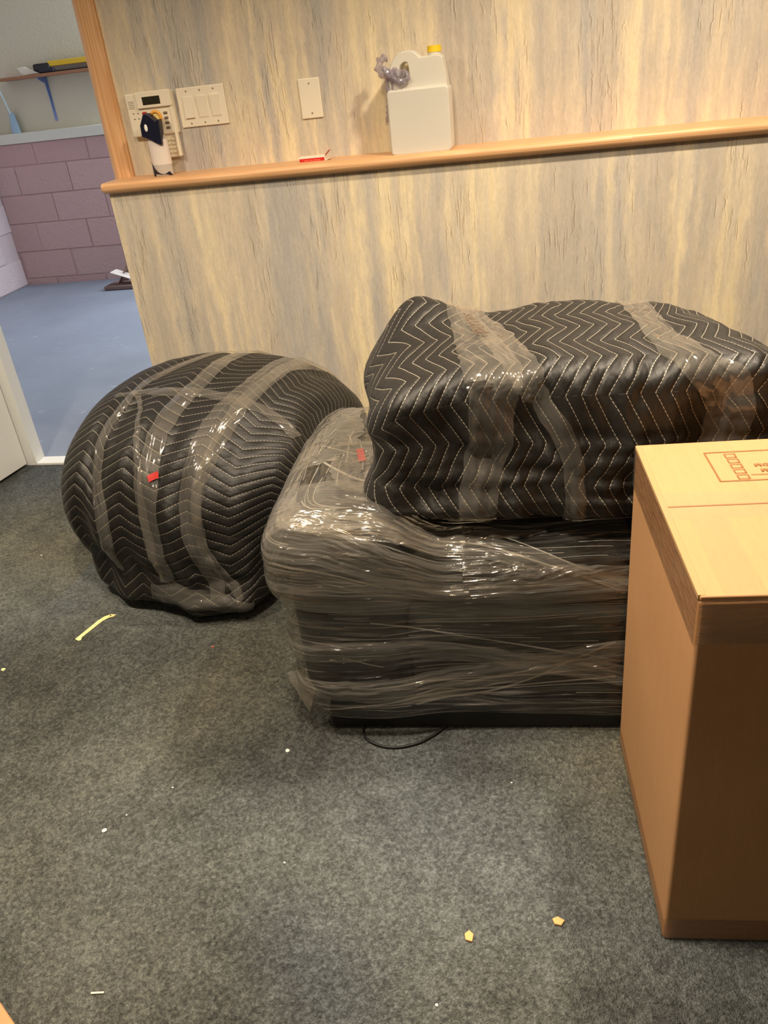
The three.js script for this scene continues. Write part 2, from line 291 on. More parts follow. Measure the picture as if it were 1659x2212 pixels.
function surfGeo(S, na, nb, off = 0, swap = false) {
  const P = [], U = [], I = [];
  for (let j = 0; j <= nb; j++) for (let i = 0; i <= na; i++) {
    const a = i / na, b = j / nb, p = S.at(a, b); if (off) p.addScaledVector(normalAt(S, clamp(a, 0.01, 0.99), clamp(b, 0.002, 0.998)), off);
    P.push(p.x, p.y, p.z); if (swap) U.push(b * S.Lb, a * S.La); else U.push(a * S.La, b * S.Lb);
  }
  for (let j = 0; j < nb; j++) for (let i = 0; i < na; i++) { const q = j * (na + 1) + i, r = q + na + 1; if (S.flip > 0) I.push(q, q + 1, r, q + 1, r + 1, r); else I.push(q, r, q + 1, q + 1, r, r + 1); }
  const g = new THREE.BufferGeometry(); g.setAttribute('position', new THREE.Float32BufferAttribute(P, 3)); g.setAttribute('uv', new THREE.Float32BufferAttribute(U, 2)); g.setIndex(I); g.computeVertexNormals(); return g;
}
// strip of film along a path in (a, b), width in metres
function ribbon(S, path, width, off, n = 90, m = 8, rough = 0) {
  const c = new THREE.CatmullRomCurve3(path.map(p => V(p[0] * S.La, p[1] * S.Lb, p[2] || 1)), false, 'centripetal'); const P = [], U = [], I = []; const len = c.getLength();
  for (let i = 0; i <= n; i++) {
    const s = i / n, q = c.getPointAt(s), t = c.getTangentAt(s), k = Math.hypot(t.x, t.y) || 1, nx = -t.y / k, ny = t.x / k, w = width * q.z;
    for (let j = 0; j <= m; j++) {
      const f = (j / m - 0.5) * w + (rough ? (vn(s * len * 30 + 3, j * 0.0 + 1) - 0.5) * 0.006 : 0); const a = clamp((q.x + nx * f) / S.La, 0.004, 0.996), b = clamp((q.y + ny * f) / S.Lb, 0.004, 0.996);
      const p = S.at(a, b), nn = normalAt(S, a, b); const edge = 1 - Math.pow(Math.abs(j / m * 2 - 1), 4);
      p.addScaledVector(nn, off + edge * rough * (vn(s * len * 14, j * 1.6 + 9) * 0.8 + vn(s * len * 5, j * 0.9) * 0.6)); P.push(p.x, p.y, p.z); U.push(s * len, j / m * w);
    }
  }
  for (let i = 0; i < n; i++) for (let j = 0; j < m; j++) { const q = i * (m + 1) + j, r = q + m + 1; I.push(q, r, q + 1, q + 1, r, r + 1); }
  const g = new THREE.BufferGeometry(); g.setAttribute('position', new THREE.Float32BufferAttribute(P, 3)); g.setAttribute('uv', new THREE.Float32BufferAttribute(U, 2)); g.setIndex(I); g.computeVertexNormals(); return g;
}
// photo pixel -> (a, b) on a surface
const caster = new THREE.Raycaster();
function pixelRay(x, y) { const d = V((x - IMG_W / 2) / FOCAL, -(y - IMG_H / 2) / FOCAL, -1).normalize().transformDirection(camera.matrixWorld); caster.set(camera.position, d); return caster; }
function pick(mesh, S, pts, swap = false) {
  mesh.updateMatrixWorld(true); const out = [];
  for (const [x, y, w] of pts) { const h = pixelRay(x, y).intersectObject(mesh, false)[0]; if (h) out.push(swap ? [h.uv.y / S.La, h.uv.x / S.Lb, w || 1] : [h.uv.x / S.La, h.uv.y / S.Lb, w || 1]); }
  return out;
}

// ---- wrapped armchair -------------------------------------------------------------
const CH = { x: 1.312, z: 1.082, y0: 0.032, hx: 0.465, hz: 0.335, turn: 2.8 * Math.PI / 180 };
const chairS = (() => {
  const e2 = 0.17, e1 = 0.3, hy = 0.262;
  const sec = arcTable(t => { const f = -Math.PI / 2 - t * 2 * Math.PI; const q = sq(f, e2); return [CH.hx * q[0], CH.hz * q[1]]; }, 1600);
  const eb = w => w < 0 ? 0.13 : e1, prof = arcTable(t => { const w = (t - 0.5) * Math.PI; const q = sq(w, eb(w)); return [0.36 * q[0], hy * q[1]]; }, 1600);
  const S = { La: sec.tot, Lb: prof.tot, flip: 1 }; const ct = Math.cos(CH.turn), st = Math.sin(CH.turn);
  S.at = (a, b) => {
    const f = -Math.PI / 2 - sec.at(a) * 2 * Math.PI, w = (prof.at(b) - 0.5) * Math.PI; const [r, sy] = sq(w, eb(w)), [sx, sz] = sq(f, e2); let y = hy * sy + hy;
    let x = CH.hx * sx * r, z = CH.hz * sz * r; const h = y / (2 * hy);
    // the arms stand higher than the seat; the front rail draws in a little under the arm
    const seat = sst(-0.27, -0.12, x); y *= 1 - 0.155 * seat * sst(0.3, 1, h);
    const front = sst(0.1, 0.3, z); z += front * (0.020 * sst(0.52, 0.75, h) - 0.018 * seat - 0.012 * seat * sst(0.45, 0.7, h) - 0.006 * (1 - sst(0, 0.06, h)));
    const left = 1 - sst(-0.4, -0.25, x); x -= left * (0.022 * sst(0.55, 0.75, h) - 0.02 * (1 - sst(0, 0.2, h)));
    y -= 0.02 * sst(0.15, -0.33, z) * h; // the arm falls towards the back
    const k = 0.006; x += (vn3(y * 30, z * 9, 2) - 0.5) * k; z += (vn3(x * 7, y * 34, 5) - 0.5) * k * 1.2 + (vn3(x * 3, y * 8, 7) - 0.5) * 0.012; y += (vn3(x * 9, z * 14, 9) - 0.5) * k;
    return V(CH.x + x * ct + z * st, CH.y0 + y, CH.z - x * st + z * ct);
  };
  return S;
})();
{
  const t = thing('wrapped_armchair', 'charcoal armchair wound in clear stretch film on the carpet behind the cardboard box', 'armchair');
  const inner = new THREE.Group();
  const turnGeo = g => { g.rotateY(CH.turn); g.translate(CH.x, 0, CH.z); return g; };
  part('armrest', turnGeo(rbox(-0.445, -0.215, 0.075, 0.515, -0.29, 0.325, 0.07, 6)), M.charcoal, t);
  part('armrest', turnGeo(rbox(0.245, 0.445, 0.075, 0.445, -0.30, 0.28, 0.05, 5)), M.charcoal, t);
  part('seat_cushion', turnGeo(rbox(-0.212, 0.242, 0.30, 0.445, -0.28, 0.275, 0.05, 5)), M.charcoal, t);
  part('front_rail', turnGeo(rbox(-0.212, 0.242, 0.07, 0.296, -0.28, 0.285, 0.025, 4)), M.charcoal, t);
  for (const [x, z] of [[-0.36, 0.24], [0.36, 0.24], [-0.36, -0.26], [0.36, -0.26]]) part('foot', turnGeo(rbox(x - 0.04, x + 0.04, 0.0, 0.078, z - 0.04, z + 0.04, 0.008)), M.blackPlastic, t, 'short black foot');
  part('plinth', turnGeo(rbox(-0.40, 0.40, 0.006, 0.07, -0.28, 0.298, 0.004)), M.blackPlastic, t, 'black plinth');
  const film = part('stretch_film', surfGeo(chairS, 260, 170), M.film, t, 'clear stretch film with fine level wrinkles');
  // drawn-out folds of the film
  const folds = []; const r = mulberry(31);
  const fold = (path, w) => { if (path.length > 1) folds.push(ribbon(chairS, path, w, 0.0018, 46, 2)); };
  for (const [w, ...p] of [[0.004, [612, 1322], [800, 1345], [1000, 1372], [1330, 1425]], [0.003, [620, 1385], [740, 1420], [830, 1440]], [0.003, [640, 1480], [760, 1488], [900, 1475], [1330, 1440]], [0.004, [645, 1500], [900, 1500], [1330, 1410]], [0.004, [850, 1125], [1050, 1180], [1200, 1225], [1340, 1275]], [0.003, [900, 1120], [1100, 1165], [1340, 1255]], [0.004, [590, 1215], [700, 1238], [830, 1270]], [0.005, [900, 1520], [1100, 1480], [1330, 1385]], [0.004, [700, 1530], [900, 1505], [1330, 1460]], [0.004, [620, 1000], [700, 965], [780, 985]], [0.004, [610, 1030], [700, 1000], [790, 1040]]]) fold(pick(film, chairS, p), w);
  for (let k = 0; k < 170; k++) { const a = 0.17 + r() * 0.46, b = 0.27 + r() * 0.55, l = 0.02 + r() * 0.09, s = (r() - 0.5) * 0.03; fold([[a, b], [a + l * 0.5, b + s * 0.5 + (r() - 0.5) * 0.004], [a + l, b + s]], 0.0008 + r() * 0.0012); }
  // outer turns of film, each edge showing
  for (const [w, ...p] of [[0.13, [602, 1040], [690, 985], [770, 975]], [0.11, [592, 1110], [700, 1085], [800, 1110]], [0.11, [590, 1180], [700, 1200], [820, 1235], [1000, 1255]], [0.09, [600, 1275], [800, 1290], [1100, 1285], [1330, 1265]], [0.05, [880, 1160], [1100, 1195], [1335, 1258]], [0.06, [640, 1480], [900, 1482], [1330, 1405]], [0.05, [632, 1390], [900, 1400], [1330, 1450]]]) { const q = pick(film, chairS, p); if (q.length > 1) { const n = q.length - 1, dir = Math.sign(q[n][0] - q[0][0]); q.unshift([q[0][0] - dir * 0.12, q[0][1], 0.5], [q[0][0] - dir * 0.05, q[0][1], 0.9]); q.push([q[n + 2][0] + dir * 0.06, q[n + 2][1] + 0.01, 0.5], [q[n + 2][0] + dir * 0.13, q[n + 2][1] + 0.015, 0.08]); } if (q.length > 1) part('film_turn', ribbon(chairS, q, w, 0.004, 110, 8, 0.003), M.wrap, t); }
  const fm = part('film_folds', merged(folds), M.fold, t, 'bunched milky folds of stretch film'); fm.userData.kind = 'stuff';
  // gathered film point at the lower corner
  const c0 = chairS.at(0.285, 0.25);
  const cone = new THREE.ConeGeometry(0.035, 0.11, 14, 6, true); { const p = cone.attributes.position; for (let i = 0; i < p.count; i++) { const q = 1 + (vn(i * 1.7, 3) - 0.5) * 0.35; p.setXYZ(i, p.getX(i) * q, p.getY(i), p.getZ(i) * 0.5 * q); } cone.computeVertexNormals(); cone.rotateX(Math.PI); cone.translate(0.878, 0.095, 1.395); }
  part('film_gather', cone, M.fold, t, 'gathered point of film at the lower corner');
  const rp = pick(film, chairS, [[777, 972], [783, 999]]); if (rp.length === 2) part('red_tag', ribbon(chairS, rp, 0.010, 0.003, 6, 3), M.red, t, 'small red tag under the film');
  chairS.film = film;
}
// ---- bundle in quilted blanket on top -------------------------------------------------
const topS = (() => {
  const hx = 0.37, hy = 0.150, hz = 0.218, e1 = 0.24, e2 = 0.27, turn = 2 * Math.PI / 180;
  const sec = arcTable(t => { const f = (-135 + 360 * t) * Math.PI / 180; const q = sq(f, e2); return [hz * q[0], hy * q[1]]; }, 1600);
  const prof = arcTable(t => { const q = sq((t - 0.5) * Math.PI, e1); return [hx * q[1], 0.2 * q[0]]; }, 1600);
  const S = { La: prof.tot, Lb: sec.tot, flip: 1 }; const ct = Math.cos(turn), st = Math.sin(turn);
  S.at = (a, b) => {
    const w = (prof.at(a) - 0.5) * Math.PI, f = (-135 + 360 * sec.at(b)) * Math.PI / 180, [r, sx] = sq(w, e1), [cz, cy] = sq(f, e2);
    let x = hx * sx, y = hy * cy * r, z = hz * cz * r;
    const u = x / hx, top = sst(0, 0.12, y), front = sst(-0.02, 0.15, z), low = sst(-0.02, -0.12, y), back = sst(0, -0.18, z), lft = sst(-0.72, -1, u);
    y += top * (0.012 * Math.cos(u * 2.2) + 0.02 * sst(-0.4, -0.8, u) * back - 0.02 * sst(-0.45, -0.9, u) * front);
    z += front * (0.016 * Math.sin(u * 5 + 1) * (1 - Math.abs(y) / 0.2)) + front * low * 0.012;
    x -= lft * front * low * 0.04; x -= sst(-0.55, -1, u) * sst(0.12, -0.12, z) * 0.042 * (1 - 0.75 * sst(0.06, 0.15, y)) ; x -= sst(0.45, 1, u) * sst(0.15, -0.2, z) * 0.085; y += 0.034 * top * Math.exp(-Math.pow((u + 0.78) / 0.2, 2)) * sst(0.0, -0.2, z) - 0.03 * top * sst(-0.8, -1, u); y += lft * low * 0.03 * (1 - front); x -= lft * top * 0.01;
    // the bands pinch the cover, folds run from them
    for (const [bu, s] of [[-0.33, 0.011], [0.52, 0.012]]) { const d = u - bu - z * 0.7; const q = Math.exp(-d * d / 0.012) * s; z -= front * q; y -= top * q * 0.7; }
    const fo = (vn3(x * 26 + 4, y * 9, z * 9) - 0.5) * 0.016 + (vn3(x * 11, y * 30, z * 14 + 3) - 0.5) * 0.013 * front + (vn3(x * 60, y * 22, z * 22) - 0.5) * 0.006 + (vn3(x * 7 + y * 9, y * 62, z * 12) - 0.5) * 0.013 * front * sst(0.08, -0.04, y) + (vn3((x + y * 0.8) * 40, (y - x * 0.3) * 12, 4) - 0.5) * 0.012 * front * Math.exp(-Math.pow((u + 0.2) / 0.35, 2));
    y += fo * (top * 0.6 + low * 0.3); z += fo * (front - back) * 1.0; x += fo * 0.25;
    const bed = -0.149 + 0.03 * sst(-0.17, -0.3, x); if (y < bed) y = bed;
    return V(1.435 + x * ct + z * st, 0.643 + y, 1.138 - x * st + z * ct);
  };
  return S;
})();
{
  const t = thing('blanket_wrapped_box', 'boxy bundle in black quilted moving blanket lying on the wrapped armchair', 'bundle');
  const m = part('moving_blanket', surfGeo(topS, 240, 260), M.blanket, t, 'black quilted blanket with pale zigzag stitching');
  const band = (pts, w, ext, rough = 0.004) => { let p = pick(m, topS, pts); if (p.length < 2) return null; const q = p[p.length - 1], o = p[p.length - 2]; if (ext) p.push([q[0] + (q[0] - o[0]) * 0.2, Math.min(0.97, q[1] + 0.16), q[2]], [q[0], Math.min(0.985, q[1] + 0.3), q[2]]); const h = p[0]; p.unshift([h[0], Math.max(0.03, h[1] - 0.1), h[2]]); return ribbon(topS, p, w, 0.004, 110, 10, rough); };
  const tape = (g, l) => g && part('clear_tape', g, M.band, t, l);
  tape(band([[1035, 1085, 0.8], [1058, 960, 0.9], [1065, 860, 1], [1062, 800, 1.2], [1020, 720, 0.9], [1000, 672, 0.75]], 0.085, true));
  tape(band([[1270, 1120, 0.7], [1240, 1000, 0.6], [1180, 880, 0.6], [1130, 800, 1], [1060, 720, 1.1], [1012, 672, 1]], 0.06, true));
  tape(band([[1562, 930, 0.9], [1570, 850, 1], [1480, 760, 0.85], [1385, 678, 0.75]], 0.085, true));
  // marker writing on the tape
  const cv = document.createElement('canvas'); cv.width = 256; cv.height = 96; const x = cv.getContext('2d'); x.fillStyle = '#000'; x.fillRect(0, 0, 256, 96); x.strokeStyle = '#fff'; x.lineWidth = 5; x.lineCap = 'round'; x.font = 'italic 62px serif'; x.fillStyle = '#fff'; x.fillText('second', 18, 60); x.beginPath(); x.moveTo(200, 76); x.lineTo(232, 20); x.stroke();
  const ct = new THREE.CanvasTexture(cv);
  const wp = pick(m, topS, [[1000, 684], [1042, 742]]);
  if (wp.length === 2) { const g = ribbon(topS, wp, 0.05, 0.0135, 20, 6); const p = g.attributes.position, u = g.attributes.uv; for (let i = 0; i <= 20; i++) for (let j = 0; j <= 6; j++) u.setXY(i * 7 + j, i / 20, 1 - j / 6 > 1 ? 1 : j / 6); part('marker_writing', g, std(0x4a3524, 0.8, { alphaMap: ct, transparent: true, side: THREE.DoubleSide }), t, 'brown marker handwriting on the tape'); }
}
// ---- rounded bundle on the floor ------------------------------------------------------
const domeS = (() => {
  const hx = 0.425, hz = 0.455, hu = 0.335, hd = 0.23, e1 = 0.66, turn = -16 * Math.PI / 180;
  const eu = 0.9, ed = 0.22;
  const secP = t => { const f = (-120 + 360 * t) * Math.PI / 180, s = Math.sin(f); const q = sq(f, s > 0 ? eu : ed); return [hz * q[0], (s > 0 ? hu : hd) * q[1]]; };
  const sec = arcTable(secP, 1600); const prof = arcTable(t => { const q = sq((t - 0.5) * Math.PI, e1); return [hx * q[1], 0.4 * q[0]]; }, 1600);
  const S = { La: prof.tot, Lb: sec.tot, flip: 1 }; const ct = Math.cos(turn), st = Math.sin(turn);
  S.at = (a, b) => {
    const w = (prof.at(a) - 0.5) * Math.PI, [rr, sx] = sq(w, e1), r = Math.max(0, rr); let x = hx * sx; const [sz, sy] = secP(sec.at(b)); if (x < 0) x *= 0.81; let z = sz * (sy < 0 ? lerp(r, Math.pow(r, 0.5), -sy / hd) : r), y = sy * (sy < 0 ? Math.pow(r, 0.4) : r) + hd;
    const low = 1 - sst(0.0, 0.29, y); // drawn in towards the foot
    const kx = 1 - low * (x < 0 ? 0.28 : 0.14), front = sst(0.05, 0.3, z); x *= kx; z *= 1 - low * 0.03; z += 0.04 * low * sst(0.0, 0.3, x) * sst(0, 0.2, z);
    z -= front * 0.028 * Math.exp(-Math.pow((y - 0.13) / 0.06, 2)) * (1 - sst(0.25, 0.45, Math.abs(x - 0.1)));
    
    // a fold where the right hand lump begins
    const dv = x - 0.22 + z * 0.35; y -= 0.022 * Math.exp(-dv * dv / 0.0012) * sst(0.35, 0.5, y) * sst(-0.05, -0.2, z);
    for (const bu of [-0.30, -0.12, 0.12]) { const d = x - bu; z -= front * 0.012 * Math.exp(-d * d / 0.0012); }
    const fo = (vn3(x * 12, y * 7, z * 7) - 0.5) * 0.03 + (vn3(x * 30, y * 10, z * 14 + 2) - 0.5) * 0.014 + (vn3(x * 14, y * 46, z * 16) - 0.5) * 0.014 * sst(0.34, 0.12, y);
    z += fo * sst(-0.1, 0.3, z); y += fo * 0.5 * sst(0.1, 0.5, y); x += fo * 0.6;
    if (y < 0.004) y = 0.004;
    return V(0.415 + x * ct + z * st, y, 0.558 - x * st + z * ct);
  };
  return S;
})();
{
  const t = thing('blanket_wrapped_bundle', 'rounded bundle in black quilted moving blanket on the carpet beside the doorway', 'bundle');
  const m = part('moving_blanket', surfGeo(domeS, 240, 280, 0, true), M.blanketLoose, t, 'black quilted blanket with pale zigzag stitching');
  const band = (pts, w, ext = true, rough = 0.004) => { const p = pick(m, domeS, pts, true); if (p.length < 2) return; if (ext) { const q = p[p.length - 1]; p.push([q[0], Math.min(0.985, q[1] + 0.1), q[2]], [q[0], Math.min(0.99, q[1] + 0.24), q[2]]); } part('clear_tape', ribbon(domeS, p, w, 0.004, 120, 9, rough), M.band, t); };
  band([[262, 1225, 0.8], [222, 1120], [212, 1020], [225, 940], [262, 885, 0.8], [292, 850, 0.6], [340, 815], [420, 780, 1.0]], 0.05);
  band([[345, 1235, 0.8], [318, 1140], [300, 1050], [296, 960, 0.7], [303, 895, 0.6], [300, 862, 0.8], [292, 848, 0.6]], 0.024, false);
  band([[365, 1255, 0.9], [330, 1150], [322, 1050], [338, 950], [372, 890, 1.1], [430, 830], [492, 778]], 0.056);
  band([[470, 1290, 0.7], [425, 1180, 0.8], [412, 1070, 0.9], [432, 980], [475, 905, 1.1], [545, 838, 1.1], [610, 790]], 0.062);
  band([[520, 1300, 0.5], [450, 1200, 0.6], [425, 1100, 0.6], [470, 960, 0.9], [520, 880], [580, 822], [640, 792]], 0.045);
  band([[215, 1255, 0.8], [330, 1275], [440, 1295], [545, 1310], [590, 1285]], 0.055, false);
  band([[252, 858, 0.5], [292, 850, 0.5], [360, 848], [440, 852], [520, 868], [590, 900], [640, 945, 1.2]], 0.04, false);
  const rp = pick(m, domeS, [[322, 1036], [346, 1026]], true); if (rp.length === 2) part('red_tag', ribbon(domeS, rp, 0.018, 0.009, 8, 3), M.red, t, 'red tag under the tape');
}
// ---- cardboard carton -------------------------------------------------------------------
{
  const w = 0.62, h = 0.675, d = 0.437;
  const t = thing('cardboard_box', 'tall brown cardboard box with clear tape and printed check list on its lid', 'box', [1.5655, 0, 1.8385], 3.4 * Math.PI / 180);
  // local: x to the right from the left side, z towards the back is negative
  part('carton_body', rbox(0, w, 0.001, h - 0.006, -d, 0, 0.006, 3), M.card, t);
  part('lid_flap', rbox(0.001, w - 0.001, h - 0.007, h, -0.2218, -0.001, 0.0025), M.card, t); part('lid_flap', rbox(0.001, w - 0.001, h - 0.007, h, -d + 0.001, -0.2242, 0.0025), M.card, t);
  part('corrugated_edge', rbox(-0.0012, 0.0085, h - 0.0075, h + 0.0006, -d + 0.004, -0.004, 0.001), M.cardEdge, t, 'raw corrugated edge along the lid');
  M.tapeLid = phys({ color: 0xffffff, roughness: 0.1, transmission: 0.985, thickness: 0, ior: 1.45, side: THREE.DoubleSide });
  const strip = (x0, x1, y0, y1, z0, z1, l) => { const dx = x1 - x0, dy = y1 - y0, dz = z1 - z0; const g = dy < 1e-6 ? new THREE.PlaneGeometry(dx, dz, 12, 6).rotateX(-Math.PI / 2) : dz < 1e-6 ? new THREE.PlaneGeometry(dx, dy, 12, 4) : new THREE.PlaneGeometry(dz, dy, 12, 4).rotateY(-Math.PI / 2); g.translate((x0 + x1) / 2, (y0 + y1) / 2, (z0 + z1) / 2); part('clear_tape', g, dy < 1e-6 ? M.tapeLid : M.tapeClear, t, l); };
  strip(0, w, h + 0.0010, h + 0.0010, -0.262, -0.185, 'clear tape over the lid seam');
  strip(-0.0018, -0.0018, h - 0.075, h - 0.004, -d + 0.002, -0.002, 'clear tape along the top of the side');
  strip(0, w, h - 0.072, h - 0.004, 0.0012, 0.0012, 'clear tape along the top of the front');
  strip(0, w, 0.003, 0.055, 0.0012, 0.0012, 'clear tape along the bottom of the front'); strip(-0.0018, -0.0018, 0.003, 0.045, -d + 0.002, -0.002, 'clear tape along the bottom of the side');
  strip(0.03, 0.08, h + 0.0008, h + 0.0008, -0.19, -0.001, 'clear tape strip on the lid');
  // printed frame, boxes and words (upside down as seen from here)
  const cv = document.createElement('canvas'); cv.width = 512; cv.height = 256; const x = cv.getContext('2d'); x.fillStyle = '#000'; x.fillRect(0, 0, 512, 256); x.strokeStyle = '#fff'; x.fillStyle = '#fff'; x.lineWidth = 5;
  x.translate(512, 256); x.rotate(Math.PI); // written towards the back of the box
  x.strokeRect(6, 6, 500, 244); x.lineWidth = 4; x.font = 'bold 30px sans-serif';
  const rows = ['', 'LIVING ROOM', 'DINING ROOM', 'KITCHEN', 'OTHER'];
  rows.forEach((s, k) => { const y = 20 + k * 45; x.strokeRect(410, y, 34, 30); if (s) x.fillText(s, 160, y + 27); else { x.beginPath(); x.moveTo(150, y + 28); x.lineTo(400, y + 28); x.stroke(); } });
  const tx = new THREE.CanvasTexture(cv); const g = new THREE.PlaneGeometry(0.235, 0.104); g.rotateX(-Math.PI / 2); g.translate(0.214, h + 0.0014, -0.342);
  part('printed_list', g, std(0x8a5c2c, 0.8, { alphaMap: tx, transparent: true }), t, 'brown printed frame with five check boxes');
}
{ // second carton, only its lid corner shows
  const t = thing('cardboard_box', 'low cardboard box lit orange, its lid corner poking in above the bare carpet', 'box', [0.654, 0, 2.151], -33.7 * Math.PI / 180);
  part('carton_body', rbox(-0.2, 0.16, 0.001, 0.195, 0, 0.3, 0.006, 3), M.card, t); part('lid_flap', rbox(-0.199, 0.159, 0.195, 0.2, 0.001, 0.299, 0.002), M.card, t);
}

// ---------------------------------------------------------------- things on the ledge and the upper wall
const UZ = -0.13, LY = 1.0188;
{ // triple rocker switch
  const t = thing('light_switch', 'ivory triple rocker light switch plate beside the alarm keypad', 'light switch', [0.333, 1.211, UZ]);
  part('wall_plate', rbox(-0.081, 0.081, -0.058, 0.058, 0, 0.006, 0.003, 3), M.ivory, t);
  for (const [x, up] of [[-0.0465, 0], [0, 1], [0.0455, 1]]) { part('rocker_frame', rbox(x - 0.018, x + 0.018, -0.0345, 0.0345, 0.004, 0.0066, 0.001), M.ivory, t); const g = rbox(x - 0.0155, x + 0.0155, -0.0315, 0.0315, 0.004, 0.0095, 0.0015); g.translate(-x, 0, -0.005); g.rotateX(up ? 0.07 : -0.04); g.translate(x, 0, 0.006); part('rocker', g, M.ivory, t); for (const y of [-0.047, 0.047]) { const s = new THREE.CylinderGeometry(0.0028, 0.0028, 0.0012, 12); s.rotateX(Math.PI / 2); s.translate(x, y, 0.0062); part('screw', s, std(0xa89878, 0.4, { metalness: 0.4 }), t); } }
}
{
  const t = thing('blank_wall_plate', 'ivory blank wall plate above the red carton', 'wall plate', [0.694, 1.199, UZ]);
  part('plate', rbox(-0.035, 0.035, -0.057, 0.057, 0, 0.006, 0.003, 3), M.ivory, t);
  for (const y of [-0.042, 0.042]) { const s = new THREE.CylinderGeometry(0.0028, 0.0028, 0.0012, 12); s.rotateX(Math.PI / 2); s.translate(0, y, 0.0062); part('screw', s, std(0xa89878, 0.4, { metalness: 0.4 }), t); }
}
{ // alarm keypad
  const t = thing('alarm_keypad', 'ivory alarm keypad with dark display and hanging cover on the wallpaper', 'keypad', [0.16, 1.205, UZ]);
  const g1 = std(0x6d6350, 0.6);
  part('housing', rbox(-0.078, 0.082, -0.064, 0.064, 0, 0.026, 0.005, 3), M.ivory, t);
  part('display_hood', rbox(-0.038, 0.082, 0.018, 0.066, 0.022, 0.034, 0.003), M.ivory, t);
  part('display', rbox(-0.016, 0.045, 0.027, 0.051, 0.03, 0.0347, 0.001), std(0x2d2c22, 0.25), t, 'dark grey display');
  part('alarm_button', rbox(-0.028, -0.012, -0.002, 0.008, 0.022, 0.029, 0.002), M.red, t, 'red button');
  for (let k = 0; k < 4; k++) part('function_button', rbox(0.044, 0.058, -0.005 - k * 0.0145, 0.003 - k * 0.0145, 0.022, 0.0285, 0.002), g1, t, 'grey brown button');
  for (let k = 0; k < 5; k++) part('speaker_slot', rbox(-0.070, -0.050, 0.040 - k * 0.005, 0.0415 - k * 0.005, 0.0235, 0.0264, 0.0004), g1, t);
  for (const [x, y] of [[-0.061, 0.004], [-0.046, 0.004], [-0.061, -0.012], [-0.046, -0.012]]) part('indicator', rbox(x, x + 0.006, y, y + 0.003, 0.0235, 0.0266, 0.0006), g1, t);
  const c = part('cover', rbox(-0.022, 0.075, -0.135, -0.062, 0.012, 0.018, 0.003), M.ivory, t, 'ivory cover hanging open');
  part('cover_rim', rbox(0.07, 0.079, -0.133, 0.03, 0.012, 0.030, 0.003), M.ivory, c);
  for (let k = 0; k < 4; k++) for (let q = 0; q < 3; q++) part('key', rbox(0.014 + q * 0.018, 0.028 + q * 0.018, -0.084 - k * 0.0125, -0.075 - k * 0.0125, 0.016, 0.0215, 0.0015), std(0xf0e4c6, 0.5), c);
}
{ // bottle with navy trigger top
  const t = thing('spray_bottle', 'white plastic bottle with navy top and base leaning at the alarm keypad', 'bottle', [0.185, LY, -0.055]);
  const prof = [[0, 0.002], [0.03, 0.002], [0.0325, 0.008], [0.033, 0.05], [0.0325, 0.09], [0.030, 0.115], [0.022, 0.135], [0.014, 0.15], [0, 0.152]].map(p => new THREE.Vector2(...p));
  const body = new THREE.LatheGeometry(prof, 32); body.scale(1, 1, 0.66); part('bottle_body', body, phys({ color: 0xe4dcd2, roughness: 0.3, transmission: 0.35, thickness: 0 }), t, 'milky white body');
  const lab = new THREE.CylinderGeometry(0.0336, 0.0336, 0.075, 32, 1, true); lab.scale(1, 1, 0.66); lab.translate(0, 0.075, 0); part('body_label', lab, std(0xe2d6cc, 0.5, { side: THREE.DoubleSide }), t, 'pale label round the body');
  // navy crescent at the foot
  const cr = new THREE.Shape(); cr.moveTo(-0.034, 0.0); cr.lineTo(0.034, 0.0); cr.lineTo(0.026, 0.017); cr.quadraticCurveTo(-0.006, -0.006, -0.0335, 0.048); cr.closePath();
  const cg = new THREE.ExtrudeGeometry(cr, { depth: 0.002, bevelEnabled: false, curveSegments: 20 }); { const p = cg.attributes.position; for (let i = 0; i < p.count; i++) { const x = clamp(p.getX(i), -0.0345, 0.0345); p.setZ(i, 0.0232 * Math.sqrt(Math.max(0, 1 - (x / 0.0350) ** 2)) + 0.0004 + p.getZ(i) * 0.5); } cg.computeVertexNormals(); } part('navy_foot', cg, std(0x0b0b24, 0.45, { side: THREE.DoubleSide }), t, 'navy crescent at the foot');
  const hd = new THREE.Shape(); hd.moveTo(-0.036, 0.128); hd.lineTo(-0.034, 0.158); hd.lineTo(-0.018, 0.186); hd.quadraticCurveTo(-0.01, 0.192, 0.0, 0.184); hd.lineTo(0.018, 0.165); hd.lineTo(0.027, 0.168); hd.lineTo(0.024, 0.14); hd.lineTo(0.021, 0.100); hd.quadraticCurveTo(0.006, 0.104, -0.008, 0.115); hd.closePath();
  const hg = new THREE.ExtrudeGeometry(hd, { depth: 0.022, bevelEnabled: true, bevelSize: 0.003, bevelThickness: 0.005, bevelSegments: 3 }); hg.translate(0, 0, 0.0015); const head = part('navy_top', hg, std(0x0a0d26, 0.4), t, 'navy top');
  const ov = new THREE.SphereGeometry(0.008, 16, 10); ov.scale(0.7, 1.35, 0.3); ov.translate(-0.017, 0.150, 0.0292); part('white_spot', ov, std(0xf2f2ee, 0.35), head);
  const rg = new THREE.TorusGeometry(0.017, 0.005, 10, 32); rg.translate(0.010, 0.176, -0.004); part('orange_ring', rg, std(0xe6a43c, 0.5), t, 'orange ring behind the top'); const rd = new THREE.CylinderGeometry(0.015, 0.015, 0.004, 28); rd.rotateX(Math.PI / 2); rd.translate(0.010, 0.176, -0.005); part('ring_disc', rd, std(0xecca80, 0.5), t);
}
